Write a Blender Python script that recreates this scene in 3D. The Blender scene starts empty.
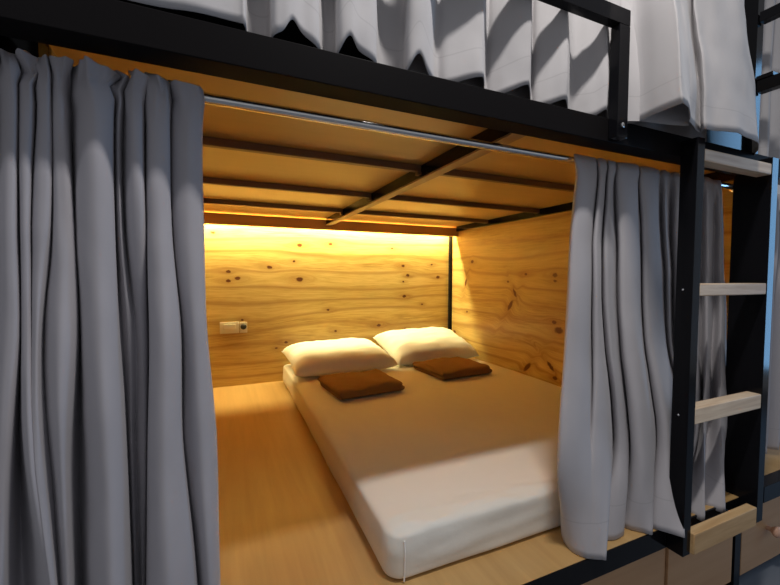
import bpy, bmesh, math, random
from mathutils import Vector, Matrix, noise
random.seed(7)
H = 1.13                      # eye height; every z below is given relative to the eye, the room floor is z = -H
SC = bpy.context.scene
COL = SC.collection

# ------------------------------------------------------------------ helpers
def tag(o, label=None, cat=None, group=None, kind=None):
    if label: o['label'] = label
    if cat: o['category'] = cat
    if group: o['group'] = group
    if kind: o['kind'] = kind
    return o

def thing(name, loc, label, cat, group=None):
    o = bpy.data.objects.new(name, None)
    COL.objects.link(o)
    o.location = (loc[0], loc[1], loc[2] + H)
    o.empty_display_size = .05
    return tag(o, label, cat, group)

def world_loc(o):
    v = Vector((0, 0, 0))
    while o is not None:
        v += Vector(o.location); o = o.parent
    return v

def obj(name, bm, m, parent=None, loc=None, smooth=True, label=None, angle=20):
    """link the bmesh (built in eye-relative coordinates) as one mesh object"""
    me = bpy.data.meshes.new(name)
    base = world_loc(parent) if parent else Vector((0, 0, 0))
    here = base
    if loc is not None:
        here = Vector((loc[0], loc[1], loc[2] + H))
    bmesh.ops.translate(bm, verts=bm.verts, vec=Vector((0, 0, H)) - here)
    if smooth:
        ca = math.radians(angle)
        for f in bm.faces: f.smooth = True
        for e in bm.edges:
            if len(e.link_faces) == 2 and e.calc_face_angle(0) > ca: e.smooth = False
    bm.to_mesh(me); bm.free()
    me.materials.append(m)
    o = bpy.data.objects.new(name, me)
    COL.objects.link(o)
    if parent: o.parent = parent
    o.location = here - base
    if label: o['label'] = label
    return o

def box(bm, x0, x1, y0, y1, z0, z1, bev=.002, seg=2):
    r = bmesh.ops.create_cube(bm, size=1)
    vs = r['verts']
    for v in vs:
        v.co = Vector((x0 + (v.co.x + .5) * (x1 - x0), y0 + (v.co.y + .5) * (y1 - y0), z0 + (v.co.z + .5) * (z1 - z0)))
    if bev > 0:
        es = list({e for v in vs for e in v.link_edges})
        bmesh.ops.bevel(bm, geom=es, offset=bev, segments=seg, profile=.5, affect='EDGES')
    return bm

def BX(*a, **k):
    return box(bmesh.new(), *a, **k)

def tube(bm, p0, p1, r, n=20, caps=True):
    p0, p1 = Vector(p0), Vector(p1)
    d = (p1 - p0); L = d.length
    q = Vector((0, 0, 1)).rotation_difference(d.normalized())
    m = Matrix.Translation((p0 + p1) / 2) @ q.to_matrix().to_4x4()
    bmesh.ops.create_cone(bm, cap_ends=caps, cap_tris=False, segments=n, radius1=r, radius2=r, depth=L, matrix=m)
    return bm

def lathe(bm, prof, origin, axis, n=28):
    """prof: (radius, distance along axis) pairs"""
    a = Vector(axis).normalized()
    q = Vector((0, 0, 1)).rotation_difference(a)
    rings = []
    for r, h in prof:
        rings.append([bm.verts.new(Vector(origin) + q @ Vector((r * math.cos(2 * math.pi * i / n), r * math.sin(2 * math.pi * i / n), h))) for i in range(n)])
    for A, B in zip(rings, rings[1:]):
        for i in range(n):
            bm.faces.new((A[i], A[(i + 1) % n], B[(i + 1) % n], B[i]))
    bm.faces.new(list(reversed(rings[0]))); bm.faces.new(rings[-1])
    return bm

def cr(p0, p1, p2, p3, t):
    t2, t3 = t * t, t * t * t
    return tuple(.5 * (2 * b + (c - a) * t + (2 * a - 5 * b + 4 * c - d) * t2 + (3 * b - a - 3 * c + d) * t3) for a, b, c, d in zip(p0, p1, p2, p3))

def mono(v0, v1, v2, v3, t):
    """damped cubic along the drop of the cloth"""
    return cr(v0, v1, v2, v3, t)

def cloth(rows, nu=5, nz=8, wob=.0015, seed=0.0, ruffle=None):
    """rows of (x, y, z) crests and troughs, top row first -> pleated sheet with uv = (run along the cloth, height over the hem)"""
    bm = bmesh.new()
    uvl = bm.loops.layers.uv.new('UVMap')
    n = len(rows[0])
    fine = []
    for r in rows:
        out = []
        for i in range(n - 1):
            p = [r[max(0, i - 1)], r[i], r[i + 1], r[min(n - 1, i + 2)]]
            for k in range(nu): out.append(cr(*p, k / nu))
        out.append(r[-1]); fine.append(out)
    grid = []
    m = len(fine)
    zt = [sum(p[2] for p in r) / len(r) for r in fine]
    for j in range(m - 1):
        seg = max(1, int(nz * min(1, abs(zt[j] - zt[j + 1]) / .12)))
        P = [fine[max(0, j - 1)], fine[j], fine[j + 1], fine[min(m - 1, j + 2)]]
        h = [abs(zt[max(0, j - 1)] - zt[j]), abs(zt[j] - zt[j + 1]), abs(zt[j + 1] - zt[min(m - 1, j + 2)])]
        for k in range(seg):
            t = k / seg
            row = []
            for i in range(len(fine[0])):
                a, b, c, d = Vector(P[0][i]), Vector(P[1][i]), Vector(P[2][i]), Vector(P[3][i])
                # tangents scaled to uneven level spacing
                m1 = .92 * ((c - b) / max(h[1], 1e-5) + (b - a) / max(h[0], 1e-5)) * .5 * h[1] if h[0] > 1e-5 else (c - b)
                m2 = .92 * ((c - b) / max(h[1], 1e-5) + (d - c) / max(h[2], 1e-5)) * .5 * h[1] if h[2] > 1e-5 else (c - b)
                t2, t3 = t * t, t ** 3
                q = b * (2 * t3 - 3 * t2 + 1) + m1 * (t3 - 2 * t2 + t) + c * (-2 * t3 + 3 * t2) + m2 * (t3 - t2)
                row.append(q)
            grid.append(row)
    grid.append([Vector(p) for p in fine[-1]])
    hem = [p.z for p in grid[-1]]
    V = []
    for row in grid:
        vr = []
        for i, p in enumerate(row):
            q = Vector((p.x * 9 + seed, p.y * 9, p.z * 5))
            w = noise.noise(q) * wob * 2 + noise.noise(q * 3.1) * wob * .6
            dx = dz = 0
            if ruffle and p.z > ruffle[0] - .03:
                k = min(1, (p.z - ruffle[0] + .03) / .045) * ruffle[1] * min(1, max(0, (-.035 - p.x) / .05))
                s_ = p.x * 34 + (p.z - ruffle[0]) * 40
                w += k * (.55 * noise.noise(Vector((s_, 1, 2))) + .7 * (abs(noise.noise(Vector((p.x * 42 - p.z * 50, 8, p.z * 18)))) * 2 - .5))
                dx = k * .5 * noise.noise(Vector((p.x * 26, p.z * 45, 5)))
                dz = k * .12 * noise.noise(Vector((p.x * 30, 3, 9))) if j < 6 else 0
            vr.append(bm.verts.new((p.x + dx, p.y + w, p.z + dz)))
        V.append(vr)
    us = [0.0]
    mid = grid[len(grid) // 2]
    for a, b in zip(mid, mid[1:]): us.append(us[-1] + (b - a).length)
    for j in range(len(V) - 1):
        for i in range(len(V[0]) - 1):
            f = bm.faces.new((V[j][i], V[j + 1][i], V[j + 1][i + 1], V[j][i + 1]))
            for l, (jj, ii) in zip(f.loops, ((j, i), (j + 1, i), (j + 1, i + 1), (j, i + 1))):
                l[uvl].uv = (us[ii], grid[jj][ii].z - hem[ii])
    return bm

# ------------------------------------------------------------------ materials
def new_mat(name):
    m = bpy.data.materials.new(name); m.use_nodes = True
    nt = m.node_tree
    b = nt.nodes['Principled BSDF']
    return m, nt, b

class N:
    """tiny node-graph writer"""
    def __init__(s, nt): s.nt = nt
    def node(s, t, **k):
        n = s.nt.nodes.new(t)
        for a, v in k.items(): setattr(n, a, v)
        return n
    def put(s, sock, v):
        if hasattr(v, 'is_linked') or isinstance(v, bpy.types.NodeSocket): s.nt.links.new(v, sock)
        else: sock.default_value = v
    def math(s, op, a, b=None, c=None, clamp=False):
        n = s.node('ShaderNodeMath', operation=op); n.use_clamp = clamp
        s.put(n.inputs[0], a)
        if b is not None: s.put(n.inputs[1], b)
        if c is not None: s.put(n.inputs[2], c)
        return n.outputs[0]
    def noise(s, vec, scale, detail=3, rough=.5, dist=0):
        n = s.node('ShaderNodeTexNoise')
        s.put(n.inputs['Vector'], vec); n.inputs['Scale'].default_value = scale
        n.inputs['Detail'].default_value = detail; n.inputs['Roughness'].default_value = rough; n.inputs['Distortion'].default_value = dist
        return n.outputs['Fac']
    def xyz(s, x, y, z):
        n = s.node('ShaderNodeCombineXYZ')
        for i, v in enumerate((x, y, z)): s.put(n.inputs[i], v)
        return n.outputs[0]
    def sep(s, v):
        n = s.node('ShaderNodeSeparateXYZ'); s.put(n.inputs[0], v); return n.outputs
    def ramp(s, fac, stops):
        n = s.node('ShaderNodeValToRGB'); s.put(n.inputs[0], fac)
        e = n.color_ramp.elements
        while len(e) < len(stops): e.new(.5)
        for x, (p, c) in zip(e, stops): x.position = p; x.color = (*c, 1)
        return n.outputs[0]
    def mix(s, f, a, b, mode='MIX'):
        n = s.node('ShaderNodeMix', data_type='RGBA', blend_type=mode)
        s.put(n.inputs[0], f)
        for i, v in ((6, a), (7, b)):
            if isinstance(v, tuple): n.inputs[i].default_value = (*v, 1)
            else: s.put(n.inputs[i], v)
        return n.outputs[2]
    def bump(s, h, strength, dist=.01):
        n = s.node('ShaderNodeBump'); n.inputs['Strength'].default_value = strength; n.inputs['Distance'].default_value = dist
        s.put(n.inputs['Height'], h); return n.outputs[0]

def plain(name, col, rough=.5, metal=0, spec=.5, bump=None, var=0):
    m, nt, b = new_mat(name)
    g = N(nt)
    b.inputs['Base Color'].default_value = (*col, 1); b.inputs['Roughness'].default_value = rough
    b.inputs['Metallic'].default_value = metal; b.inputs['Specular IOR Level'].default_value = spec
    tc = g.node('ShaderNodeTexCoord')
    if var:
        f = g.noise(tc.outputs['Object'], 6, 4)
        nt.links.new(g.mix(f, tuple(c * (1 - var) for c in col), tuple(min(1, c * (1 + var)) for c in col)), b.inputs['Base Color'])
    if bump:
        nt.links.new(g.bump(g.noise(tc.outputs['Object'], bump[0], 3), bump[1], bump[2]), b.inputs['Normal'])
    return m

def fabric(name, col, hem=None, pocket=None, sheen=.15, dark=.8):
    """woven cloth; hem / pocket: heights of stitch lines over the lower edge"""
    m, nt, b = new_mat(name)
    g = N(nt)
    tc = g.node('ShaderNodeTexCoord')
    uv = g.sep(tc.outputs['UV'])
    n1 = g.noise(tc.outputs['Object'], 9, 3)
    c = g.mix(n1, tuple(x * .93 for x in col), tuple(min(1, x * 1.07) for x in col))
    for h in [x for x in (hem, pocket) if x]:
        d = g.math('ABSOLUTE', g.math('SUBTRACT', uv[1], h))
        line = g.math('SUBTRACT', 1.0, g.math('DIVIDE', d, .0022), clamp=True)
        c = g.mix(g.math('MULTIPLY', line, .3), c, tuple(x * .5 for x in col))
    nt.links.new(c, b.inputs['Base Color'])
    b.inputs['Roughness'].default_value = .82
    b.inputs['Specular IOR Level'].default_value = .2
    b.inputs['Sheen Weight'].default_value = sheen
    b.inputs['Sheen Roughness'].default_value = .5
    wx = g.math('SINE', g.math('MULTIPLY', uv[0], 3800)); wy = g.math('SINE', g.math('MULTIPLY', uv[1], 3800))
    weave = g.math('MULTIPLY', wx, wy)
    slub = g.noise(tc.outputs['Object'], 60, 3)
    nt.links.new(g.bump(g.math('ADD', g.math('MULTIPLY', weave, .15), slub), .12, .002), b.inputs['Normal'])
    return m

def pine(name, axis, knots, base=((.36, .205, .05), (.57, .39, .125), (.70, .52, .205)), knot_col=(.13, .04, .010), streak=(.29, .125, .028), rough=.38):
    """edge-glued pine with drawn knots: axis is the run of the grain ('X' or 'Y'); knots are (along, z, size)"""
    m, nt, b = new_mat(name)
    g = N(nt)
    tc = g.node('ShaderNodeTexCoord')
    o = g.sep(tc.outputs['Object'])
    u = o[0] if axis == 'X' else o[1]
    off = 3.7 if axis == 'X' else 9.1
    v = o[2]
    lo = g.noise(g.xyz(g.math('MULTIPLY', u, .55), g.math('MULTIPLY', v, 2.6), off), 1.6, 1)
    rawK = None; dark = None; halo = None
    jit = g.math('MULTIPLY', g.math('SUBTRACT', g.noise(tc.outputs['Object'], 55, 2), .5), .016)
    uj, vj = g.math('ADD', u, jit), g.math('SUBTRACT', v, g.math('MULTIPLY', jit, .6))
    for kn in knots:
        ku, kv, s = kn[:3]
        du = g.math('SUBTRACT', uj, ku); dv = g.math('SUBTRACT', vj, kv + H)
        R = .0135 * s
        if len(kn) > 3:
            ca, sa = math.cos(math.radians(kn[3])), math.sin(math.radians(kn[3]))
            d0, d1 = du, dv
            du = g.math('ADD', g.math('MULTIPLY', d0, ca * .6), g.math('MULTIPLY', d1, sa * .6))
            dv = g.math('SUBTRACT', g.math('MULTIPLY', d1, ca * 1.2), g.math('MULTIPLY', d0, sa * 1.2))
        ell = g.math('ADD', g.math('POWER', g.math('MULTIPLY', du, 1 / (R * 1.5)), 2), g.math('POWER', g.math('MULTIPLY', dv, 1 / R), 2))
        wide = g.math('EXPONENT', g.math('MULTIPLY', g.math('ADD', g.math('POWER', g.math('MULTIPLY', du, 1 / (R * 6)), 2), g.math('POWER', g.math('MULTIPLY', dv, 1 / (R * 2.6)), 2)), -1))
        sgn = g.math('MULTIPLY', wide, g.math('MULTIPLY', g.math('TANH', g.math('MULTIPLY', dv, 1 / R)), s))
        k = g.math('EXPONENT', g.math('MULTIPLY', ell, -1.0))
        rawK = sgn if rawK is None else g.math('ADD', rawK, sgn)
        dark = k if dark is None else g.math('MAXIMUM', dark, k)
        halo = wide if halo is None else g.math('MAXIMUM', halo, wide)
    # growth lines bend round the knots
    vv = g.math('ADD', g.math('MULTIPLY', v, 62.0), g.math('ADD', g.math('MULTIPLY', lo, 10.0), g.math('MULTIPLY', rawK, -2.2)))
    ring = g.math('ADD', g.math('MULTIPLY', g.math('SINE', vv), .5), .5)
    fine = g.noise(g.xyz(g.math('MULTIPLY', u, 2.2), g.math('MULTIPLY', vv, .55), off), 3.0, 5, .6)
    plank = g.noise(g.xyz(.3, g.math('FLOOR', g.math('MULTIPLY', v, 8.5)), off), 7.7, 0)
    broad = g.noise(g.xyz(g.math('MULTIPLY', u, .9), g.math('MULTIPLY', v, 7), off + 5), 1.5, 3)
    f = g.math('ADD', g.math('MULTIPLY', fine, .50), g.math('ADD', g.math('MULTIPLY', broad, .40), g.math('MULTIPLY', plank, .22)))
    c = g.ramp(f, [(.38, base[0]), (.55, base[1]), (.74, base[2])])
    lines = g.math('POWER', ring, 7.0)
    c = g.mix(g.math('MULTIPLY', lines, g.math('MULTIPLY', broad, .95)), c, streak)
    c = g.mix(g.math('MULTIPLY', halo, .42), c, streak)
    kk = g.math('MULTIPLY', g.math('SUBTRACT', dark, .32), 3.2, clamp=True)
    c = g.mix(kk, c, knot_col)
    seam = g.math('ABSOLUTE', g.math('SUBTRACT', g.math('FRACT', g.math('MULTIPLY', v, 8.5)), .5))
    seam = g.math('MULTIPLY', g.math('SUBTRACT', seam, .4945), 180, clamp=True)
    c = g.mix(g.math('MULTIPLY', seam, .28), c, streak)
    nt.links.new(c, b.inputs['Base Color'])
    b.inputs['Roughness'].default_value = rough
    b.inputs['Specular IOR Level'].default_value = .35
    nt.links.new(g.bump(g.math('ADD', fine, g.math('MULTIPLY', kk, -.4)), .06, .004), b.inputs['Normal'])
    return m

def wood(name, cols, axis='X', scale=1.0, rough=.35, contrast=1.0, spec=.4, coat=0):
    """plain straight-grained board"""
    m, nt, b = new_mat(name)
    g = N(nt)
    tc = g.node('ShaderNodeTexCoord')
    o = g.sep(tc.outputs['Object'])
    a, p, q = {'X': (o[0], o[1], o[2]), 'Y': (o[1], o[0], o[2]), 'Z': (o[2], o[0], o[1])}[axis]
    n1 = g.noise(g.xyz(g.math('MULTIPLY', a, 1.6 * scale), g.math('MULTIPLY', p, 22 * scale), g.math('MULTIPLY', q, 22 * scale)), 1.5, 5, .6, .4)
    n2 = g.noise(g.xyz(g.math('MULTIPLY', a, .8 * scale), g.math('MULTIPLY', p, 5 * scale), g.math('MULTIPLY', q, 5 * scale)), 1.0, 2)
    f = g.math('ADD', g.math('MULTIPLY', n1, .6), g.math('MULTIPLY', n2, .4))
    w = .16 / contrast
    c = g.ramp(f, [(.5 - w, cols[0]), (.5 + w, cols[1])])
    nt.links.new(c, b.inputs['Base Color'])
    b.inputs['Roughness'].default_value = rough; b.inputs['Specular IOR Level'].default_value = spec
    b.inputs['Coat Weight'].default_value = coat; b.inputs['Coat Roughness'].default_value = .15
    nt.links.new(g.bump(n1, .05, .003), b.inputs['Normal'])
    return m

KB = [(0.492, 0.213, 1), (0.711, 0.229, 0.8), (1.193, 0.212, 0.6), (0.289, 0.056, 0.9), (0.452, 0.1, 0.6), (0.03, 0.026, 0.8), (0.087, -0.018, 1), (0.029, -0.035, 0.8), (0.49, -0.025, 1.3), (1.29, 0.08, 0.8), (1.33, 0.007, 0.8), (1.291, -0.043, 0.5), (1.301, -0.158, 0.9), (1.602, -0.007, 1), (1.545, 0.093, 0.6), (0.691, -0.245, 0.6), (1.086, -0.376, 0.9), (0.746, -0.401, 0.6), (1.309, -0.413, 0.5), (0.392, -0.461, 0.7), (0.329, -0.498, 0.5), (0.111, -0.294, 0.5), (-0.055, 0.273, 0.7), (1.458, -0.224, 0.5)]
KR = [(2.424, 0.111, 1), (2.504, -0.047, 1.1, 110), (1.859, 0.015, 0.7), (1.957, -0.106, 1.0, 60), (1.997, -0.189, 1.4, 125), (1.631, 0.008, 1), (1.63, -0.024, 0.7), (1.629, -0.259, 0.9), (1.596, -0.302, 1.6), (1.834, -0.562, 1.4, 135), (1.649, -0.517, 1.2, 40), (1.615, -0.578, 0.9), (2.484, -0.273, 0.6), (2.023, -0.034, 0.6), (2.655, -0.451, 1)]

M = dict(
    pine_back=pine('knotty_pine_back', 'X', KB),
    pine_side=pine('knotty_pine_side', 'Y', KR),
    deck=wood('deck_laminate', ((.46, .27, .10), (.61, .385, .155)), 'Y', .8, .30, .8),
    panel=wood('ceiling_plywood', ((.50, .30, .085), (.58, .37, .12)), 'X', .6, .34, .7),
    batten_light=plain('brown_flange', (.34, .20, .09), .5, var=.15),
    beam=plain('matt_black_steel', (.009, .008, .0085), .5, 0, .03, bump=(120, .03, .002)),
    batten=plain('batten_brown', (.19, .098, .048), .5, var=.15),
    valance=wood('valance_board', ((.50, .26, .085), (.60, .33, .11)), 'X', 1, .45),
    rung=wood('rung_pine', ((.58, .40, .25), (.90, .72, .52)), 'X', 1.6, .5, 1.2),
    step=wood('step_pine', ((.50, .29, .12), (.74, .50, .25)), 'X', 1.4, .45, 1.2),
    front=wood('cabinet_laminate', ((.50, .27, .125), (.62, .37, .19)), 'X', .7, .35, .8),
    black=plain('black_painted_steel', (.006, .006, .0075), .13, 0, .15),
    chrome=plain('chrome', (.80, .80, .80), .22, 1),
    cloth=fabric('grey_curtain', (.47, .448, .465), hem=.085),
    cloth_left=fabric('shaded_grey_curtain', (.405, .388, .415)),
    cloth_light=fabric('pale_grey_curtain', (.50, .48, .485), hem=.06),
    sheet=plain('white_cotton', (.79, .755, .68), .85, 0, .2, bump=(26, .22, .006)),
    seam=plain('white_seam', (.90, .88, .85), .8, 0, .2),
    pillow=plain('white_pillowcase', (.86, .84, .80), .85, 0, .2, bump=(24, .25, .008)),
    towel=plain('brown_terry', (.23, .125, .05), .95, 0, .1, bump=(420, .5, .003), var=.12),
    plastic=plain('ivory_plastic', (.66, .58, .44), .35),
    dark=plain('dark_plastic', (.03, .025, .02), .4),
    floor=plain('grey_vinyl', (.17, .185, .21), .55, bump=(60, .05, .002), var=.08),
    knob=wood('knob_wood', ((.66, .38, .26), (.78, .50, .36)), 'X', 2, .4),
    plaster=plain('white_plaster', (.62, .62, .62), .9),
)
def emit(name, col, s):
    m, nt, b = new_mat(name)
    b.inputs['Base Color'].default_value = (*col, 1)
    b.inputs['Emission Color'].default_value = (*col, 1); b.inputs['Emission Strength'].default_value = s
    return m
M['led'] = emit('warm_led', (1, .62, .22), 6)

LEFT_ROWS = [
 [(-0.342,0.781,0.333), (-0.313,0.769,0.332), (-0.307,0.781,0.337), (-0.290,0.769,0.331), (-0.284,0.767,0.334), (-0.275,0.769,0.335), (-0.288,0.781,0.333), (-0.278,0.769,0.337), (-0.261,0.767,0.333), (-0.257,0.769,0.332), (-0.263,0.781,0.333), (-0.250,0.769,0.330), (-0.245,0.767,0.333), (-0.237,0.769,0.332), (-0.245,0.781,0.336), (-0.239,0.769,0.336), (-0.229,0.767,0.333), (-0.226,0.769,0.330), (-0.218,0.783,0.332), (-0.198,0.769,0.332), (-0.183,0.764,0.331), (-0.168,0.769,0.332), (-0.166,0.783,0.336), (-0.155,0.769,0.331), (-0.143,0.781,0.330), (-0.142,0.770,0.336), (-0.133,0.767,0.334), (-0.124,0.769,0.337), (-0.112,0.783,0.333), (-0.113,0.769,0.336), (-0.102,0.767,0.335), (-0.088,0.769,0.336), (-0.085,0.780,0.335), (-0.076,0.772,0.333), (-0.049,0.768,0.331), (-0.037,0.771,0.331), (-0.034,0.776,0.336)],
 [(-0.331,0.770,0.322), (-0.300,0.740,0.322), (-0.303,0.770,0.322), (-0.284,0.739,0.322), (-0.276,0.734,0.322), (-0.269,0.739,0.322), (-0.279,0.770,0.322), (-0.268,0.739,0.322), (-0.257,0.734,0.322), (-0.247,0.739,0.322), (-0.263,0.770,0.322), (-0.250,0.739,0.322), (-0.235,0.734,0.322), (-0.234,0.739,0.322), (-0.238,0.770,0.322), (-0.227,0.739,0.322), (-0.220,0.734,0.322), (-0.208,0.739,0.322), (-0.217,0.773,0.322), (-0.197,0.739,0.322), (-0.176,0.728,0.322), (-0.154,0.739,0.322), (-0.161,0.773,0.322), (-0.147,0.740,0.322), (-0.142,0.770,0.322), (-0.137,0.743,0.322), (-0.125,0.734,0.322), (-0.111,0.739,0.322), (-0.121,0.773,0.322), (-0.113,0.739,0.322), (-0.097,0.734,0.322), (-0.077,0.739,0.322), (-0.077,0.767,0.322), (-0.072,0.746,0.322), (-0.051,0.738,0.322), (-0.035,0.744,0.322), (-0.028,0.757,0.322)],
 [(-0.332,0.767,0.301), (-0.310,0.750,0.301), (-0.307,0.767,0.301), (-0.290,0.750,0.301), (-0.282,0.747,0.301), (-0.275,0.750,0.301), (-0.277,0.767,0.301), (-0.268,0.750,0.301), (-0.259,0.747,0.301), (-0.256,0.750,0.301), (-0.258,0.767,0.301), (-0.250,0.750,0.301), (-0.242,0.747,0.301), (-0.237,0.750,0.301), (-0.240,0.767,0.301), (-0.229,0.750,0.301), (-0.222,0.747,0.301), (-0.216,0.750,0.301), (-0.213,0.769,0.301), (-0.201,0.750,0.301), (-0.178,0.743,0.301), (-0.158,0.750,0.301), (-0.158,0.769,0.301), (-0.146,0.750,0.301), (-0.143,0.767,0.301), (-0.139,0.752,0.301), (-0.128,0.747,0.301), (-0.116,0.750,0.301), (-0.117,0.769,0.301), (-0.112,0.750,0.301), (-0.097,0.747,0.301), (-0.083,0.750,0.301), (-0.077,0.766,0.301), (-0.069,0.754,0.301), (-0.050,0.749,0.301), (-0.033,0.752,0.301), (-0.026,0.760,0.301)],
 [(-0.337,0.779,0.283), (-0.311,0.754,0.283), (-0.312,0.779,0.283), (-0.291,0.753,0.283), (-0.281,0.748,0.283), (-0.276,0.753,0.283), (-0.283,0.779,0.283), (-0.271,0.753,0.283), (-0.261,0.748,0.283), (-0.257,0.753,0.283), (-0.262,0.779,0.283), (-0.251,0.753,0.283), (-0.242,0.748,0.283), (-0.237,0.753,0.283), (-0.243,0.779,0.283), (-0.232,0.753,0.283), (-0.224,0.748,0.283), (-0.218,0.753,0.283), (-0.218,0.781,0.283), (-0.201,0.753,0.283), (-0.177,0.741,0.283), (-0.159,0.753,0.283), (-0.162,0.781,0.283), (-0.149,0.754,0.283), (-0.148,0.779,0.283), (-0.139,0.757,0.283), (-0.129,0.748,0.283), (-0.118,0.753,0.283), (-0.119,0.781,0.283), (-0.111,0.753,0.283), (-0.097,0.748,0.283), (-0.082,0.753,0.283), (-0.080,0.777,0.283), (-0.072,0.761,0.283), (-0.051,0.751,0.283), (-0.033,0.758,0.283), (-0.029,0.770,0.283)],
 [(-0.347,0.788,0.075), (-0.317,0.753,0.075), (-0.322,0.788,0.075), (-0.298,0.752,0.075), (-0.286,0.744,0.075), (-0.282,0.752,0.075), (-0.293,0.791,0.075), (-0.277,0.752,0.075), (-0.269,0.744,0.075), (-0.267,0.752,0.075), (-0.275,0.782,0.075), (-0.263,0.752,0.075), (-0.250,0.744,0.075), (-0.243,0.752,0.075), (-0.252,0.788,0.075), (-0.238,0.752,0.075), (-0.226,0.744,0.075), (-0.215,0.752,0.075), (-0.223,0.793,0.075), (-0.208,0.752,0.075), (-0.180,0.733,0.075), (-0.162,0.752,0.075), (-0.168,0.793,0.075), (-0.154,0.762,0.075), (-0.153,0.791,0.075), (-0.143,0.762,0.075), (-0.130,0.748,0.075), (-0.119,0.752,0.075), (-0.123,0.793,0.075), (-0.114,0.752,0.075), (-0.097,0.740,0.075), (-0.082,0.752,0.075), (-0.082,0.782,0.075), (-0.075,0.764,0.075), (-0.055,0.751,0.075), (-0.035,0.758,0.075), (-0.031,0.775,0.075)],
 [(-0.357,0.786,-0.093), (-0.325,0.747,-0.093), (-0.329,0.786,-0.093), (-0.303,0.746,-0.093), (-0.289,0.737,-0.093), (-0.282,0.746,-0.093), (-0.296,0.792,-0.093), (-0.278,0.746,-0.093), (-0.270,0.737,-0.093), (-0.266,0.739,-0.093), (-0.268,0.747,-0.093), (-0.263,0.739,-0.093), (-0.256,0.735,-0.093), (-0.258,0.757,-0.093), (-0.259,0.767,-0.093), (-0.248,0.747,-0.093), (-0.226,0.727,-0.093), (-0.213,0.746,-0.093), (-0.221,0.795,-0.093), (-0.203,0.746,-0.093), (-0.175,0.722,-0.093), (-0.159,0.746,-0.093), (-0.165,0.795,-0.093), (-0.150,0.779,-0.093), (-0.142,0.789,-0.093), (-0.136,0.782,-0.093), (-0.130,0.778,-0.093), (-0.125,0.782,-0.093), (-0.122,0.795,-0.093), (-0.111,0.746,-0.093), (-0.090,0.727,-0.093), (-0.072,0.746,-0.093), (-0.070,0.779,-0.093), (-0.063,0.763,-0.093), (-0.048,0.747,-0.093), (-0.032,0.753,-0.093), (-0.029,0.772,-0.093)],
 [(-0.366,0.779,-0.286), (-0.331,0.737,-0.286), (-0.338,0.779,-0.286), (-0.310,0.736,-0.286), (-0.299,0.726,-0.286), (-0.293,0.736,-0.286), (-0.305,0.793,-0.286), (-0.275,0.736,-0.286), (-0.263,0.715,-0.286), (-0.258,0.715,-0.286), (-0.258,0.717,-0.286), (-0.255,0.715,-0.286), (-0.251,0.719,-0.286), (-0.249,0.737,-0.286), (-0.249,0.743,-0.286), (-0.244,0.737,-0.286), (-0.227,0.715,-0.286), (-0.223,0.736,-0.286), (-0.227,0.793,-0.286), (-0.199,0.736,-0.286), (-0.168,0.706,-0.286), (-0.152,0.736,-0.286), (-0.159,0.793,-0.286), (-0.150,0.779,-0.286), (-0.145,0.790,-0.286), (-0.138,0.779,-0.286), (-0.132,0.776,-0.286), (-0.128,0.779,-0.286), (-0.127,0.793,-0.286), (-0.116,0.736,-0.286), (-0.092,0.711,-0.286), (-0.072,0.736,-0.286), (-0.070,0.773,-0.286), (-0.062,0.759,-0.286), (-0.041,0.735,-0.286), (-0.021,0.744,-0.286), (-0.016,0.764,-0.286)],
 [(-0.376,0.776,-0.489), (-0.339,0.728,-0.489), (-0.348,0.776,-0.489), (-0.318,0.727,-0.489), (-0.306,0.716,-0.489), (-0.302,0.727,-0.489), (-0.305,0.792,-0.489), (-0.255,0.727,-0.489), (-0.247,0.716,-0.489), (-0.241,0.709,-0.489), (-0.240,0.708,-0.489), (-0.239,0.707,-0.489), (-0.237,0.711,-0.489), (-0.241,0.734,-0.489), (-0.242,0.741,-0.489), (-0.238,0.734,-0.489), (-0.225,0.716,-0.489), (-0.222,0.727,-0.489), (-0.229,0.792,-0.489), (-0.197,0.727,-0.489), (-0.163,0.691,-0.489), (-0.148,0.727,-0.489), (-0.157,0.792,-0.489), (-0.150,0.780,-0.489), (-0.145,0.788,-0.489), (-0.139,0.776,-0.489), (-0.136,0.776,-0.489), (-0.134,0.780,-0.489), (-0.133,0.792,-0.489), (-0.121,0.727,-0.489), (-0.088,0.691,-0.489), (-0.056,0.727,-0.489), (-0.055,0.765,-0.489), (-0.049,0.753,-0.489), (-0.033,0.722,-0.489), (-0.018,0.736,-0.489), (-0.014,0.759,-0.489)],
 [(-0.384,0.775,-0.722), (-0.345,0.724,-0.722), (-0.357,0.775,-0.722), (-0.324,0.722,-0.722), (-0.311,0.710,-0.722), (-0.309,0.722,-0.722), (-0.304,0.791,-0.722), (-0.239,0.722,-0.722), (-0.235,0.716,-0.722), (-0.228,0.706,-0.722), (-0.227,0.703,-0.722), (-0.226,0.703,-0.722), (-0.225,0.706,-0.722), (-0.234,0.733,-0.722), (-0.236,0.740,-0.722), (-0.233,0.733,-0.722), (-0.224,0.716,-0.722), (-0.221,0.722,-0.722), (-0.231,0.791,-0.722), (-0.196,0.722,-0.722), (-0.159,0.683,-0.722), (-0.145,0.722,-0.722), (-0.155,0.791,-0.722), (-0.150,0.780,-0.722), (-0.145,0.787,-0.722), (-0.141,0.775,-0.722), (-0.139,0.776,-0.722), (-0.138,0.780,-0.722), (-0.138,0.791,-0.722), (-0.125,0.722,-0.722), (-0.085,0.680,-0.722), (-0.044,0.722,-0.722), (-0.043,0.761,-0.722), (-0.039,0.750,-0.722), (-0.026,0.715,-0.722), (-0.015,0.731,-0.722), (-0.012,0.757,-0.722)],
]
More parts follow.
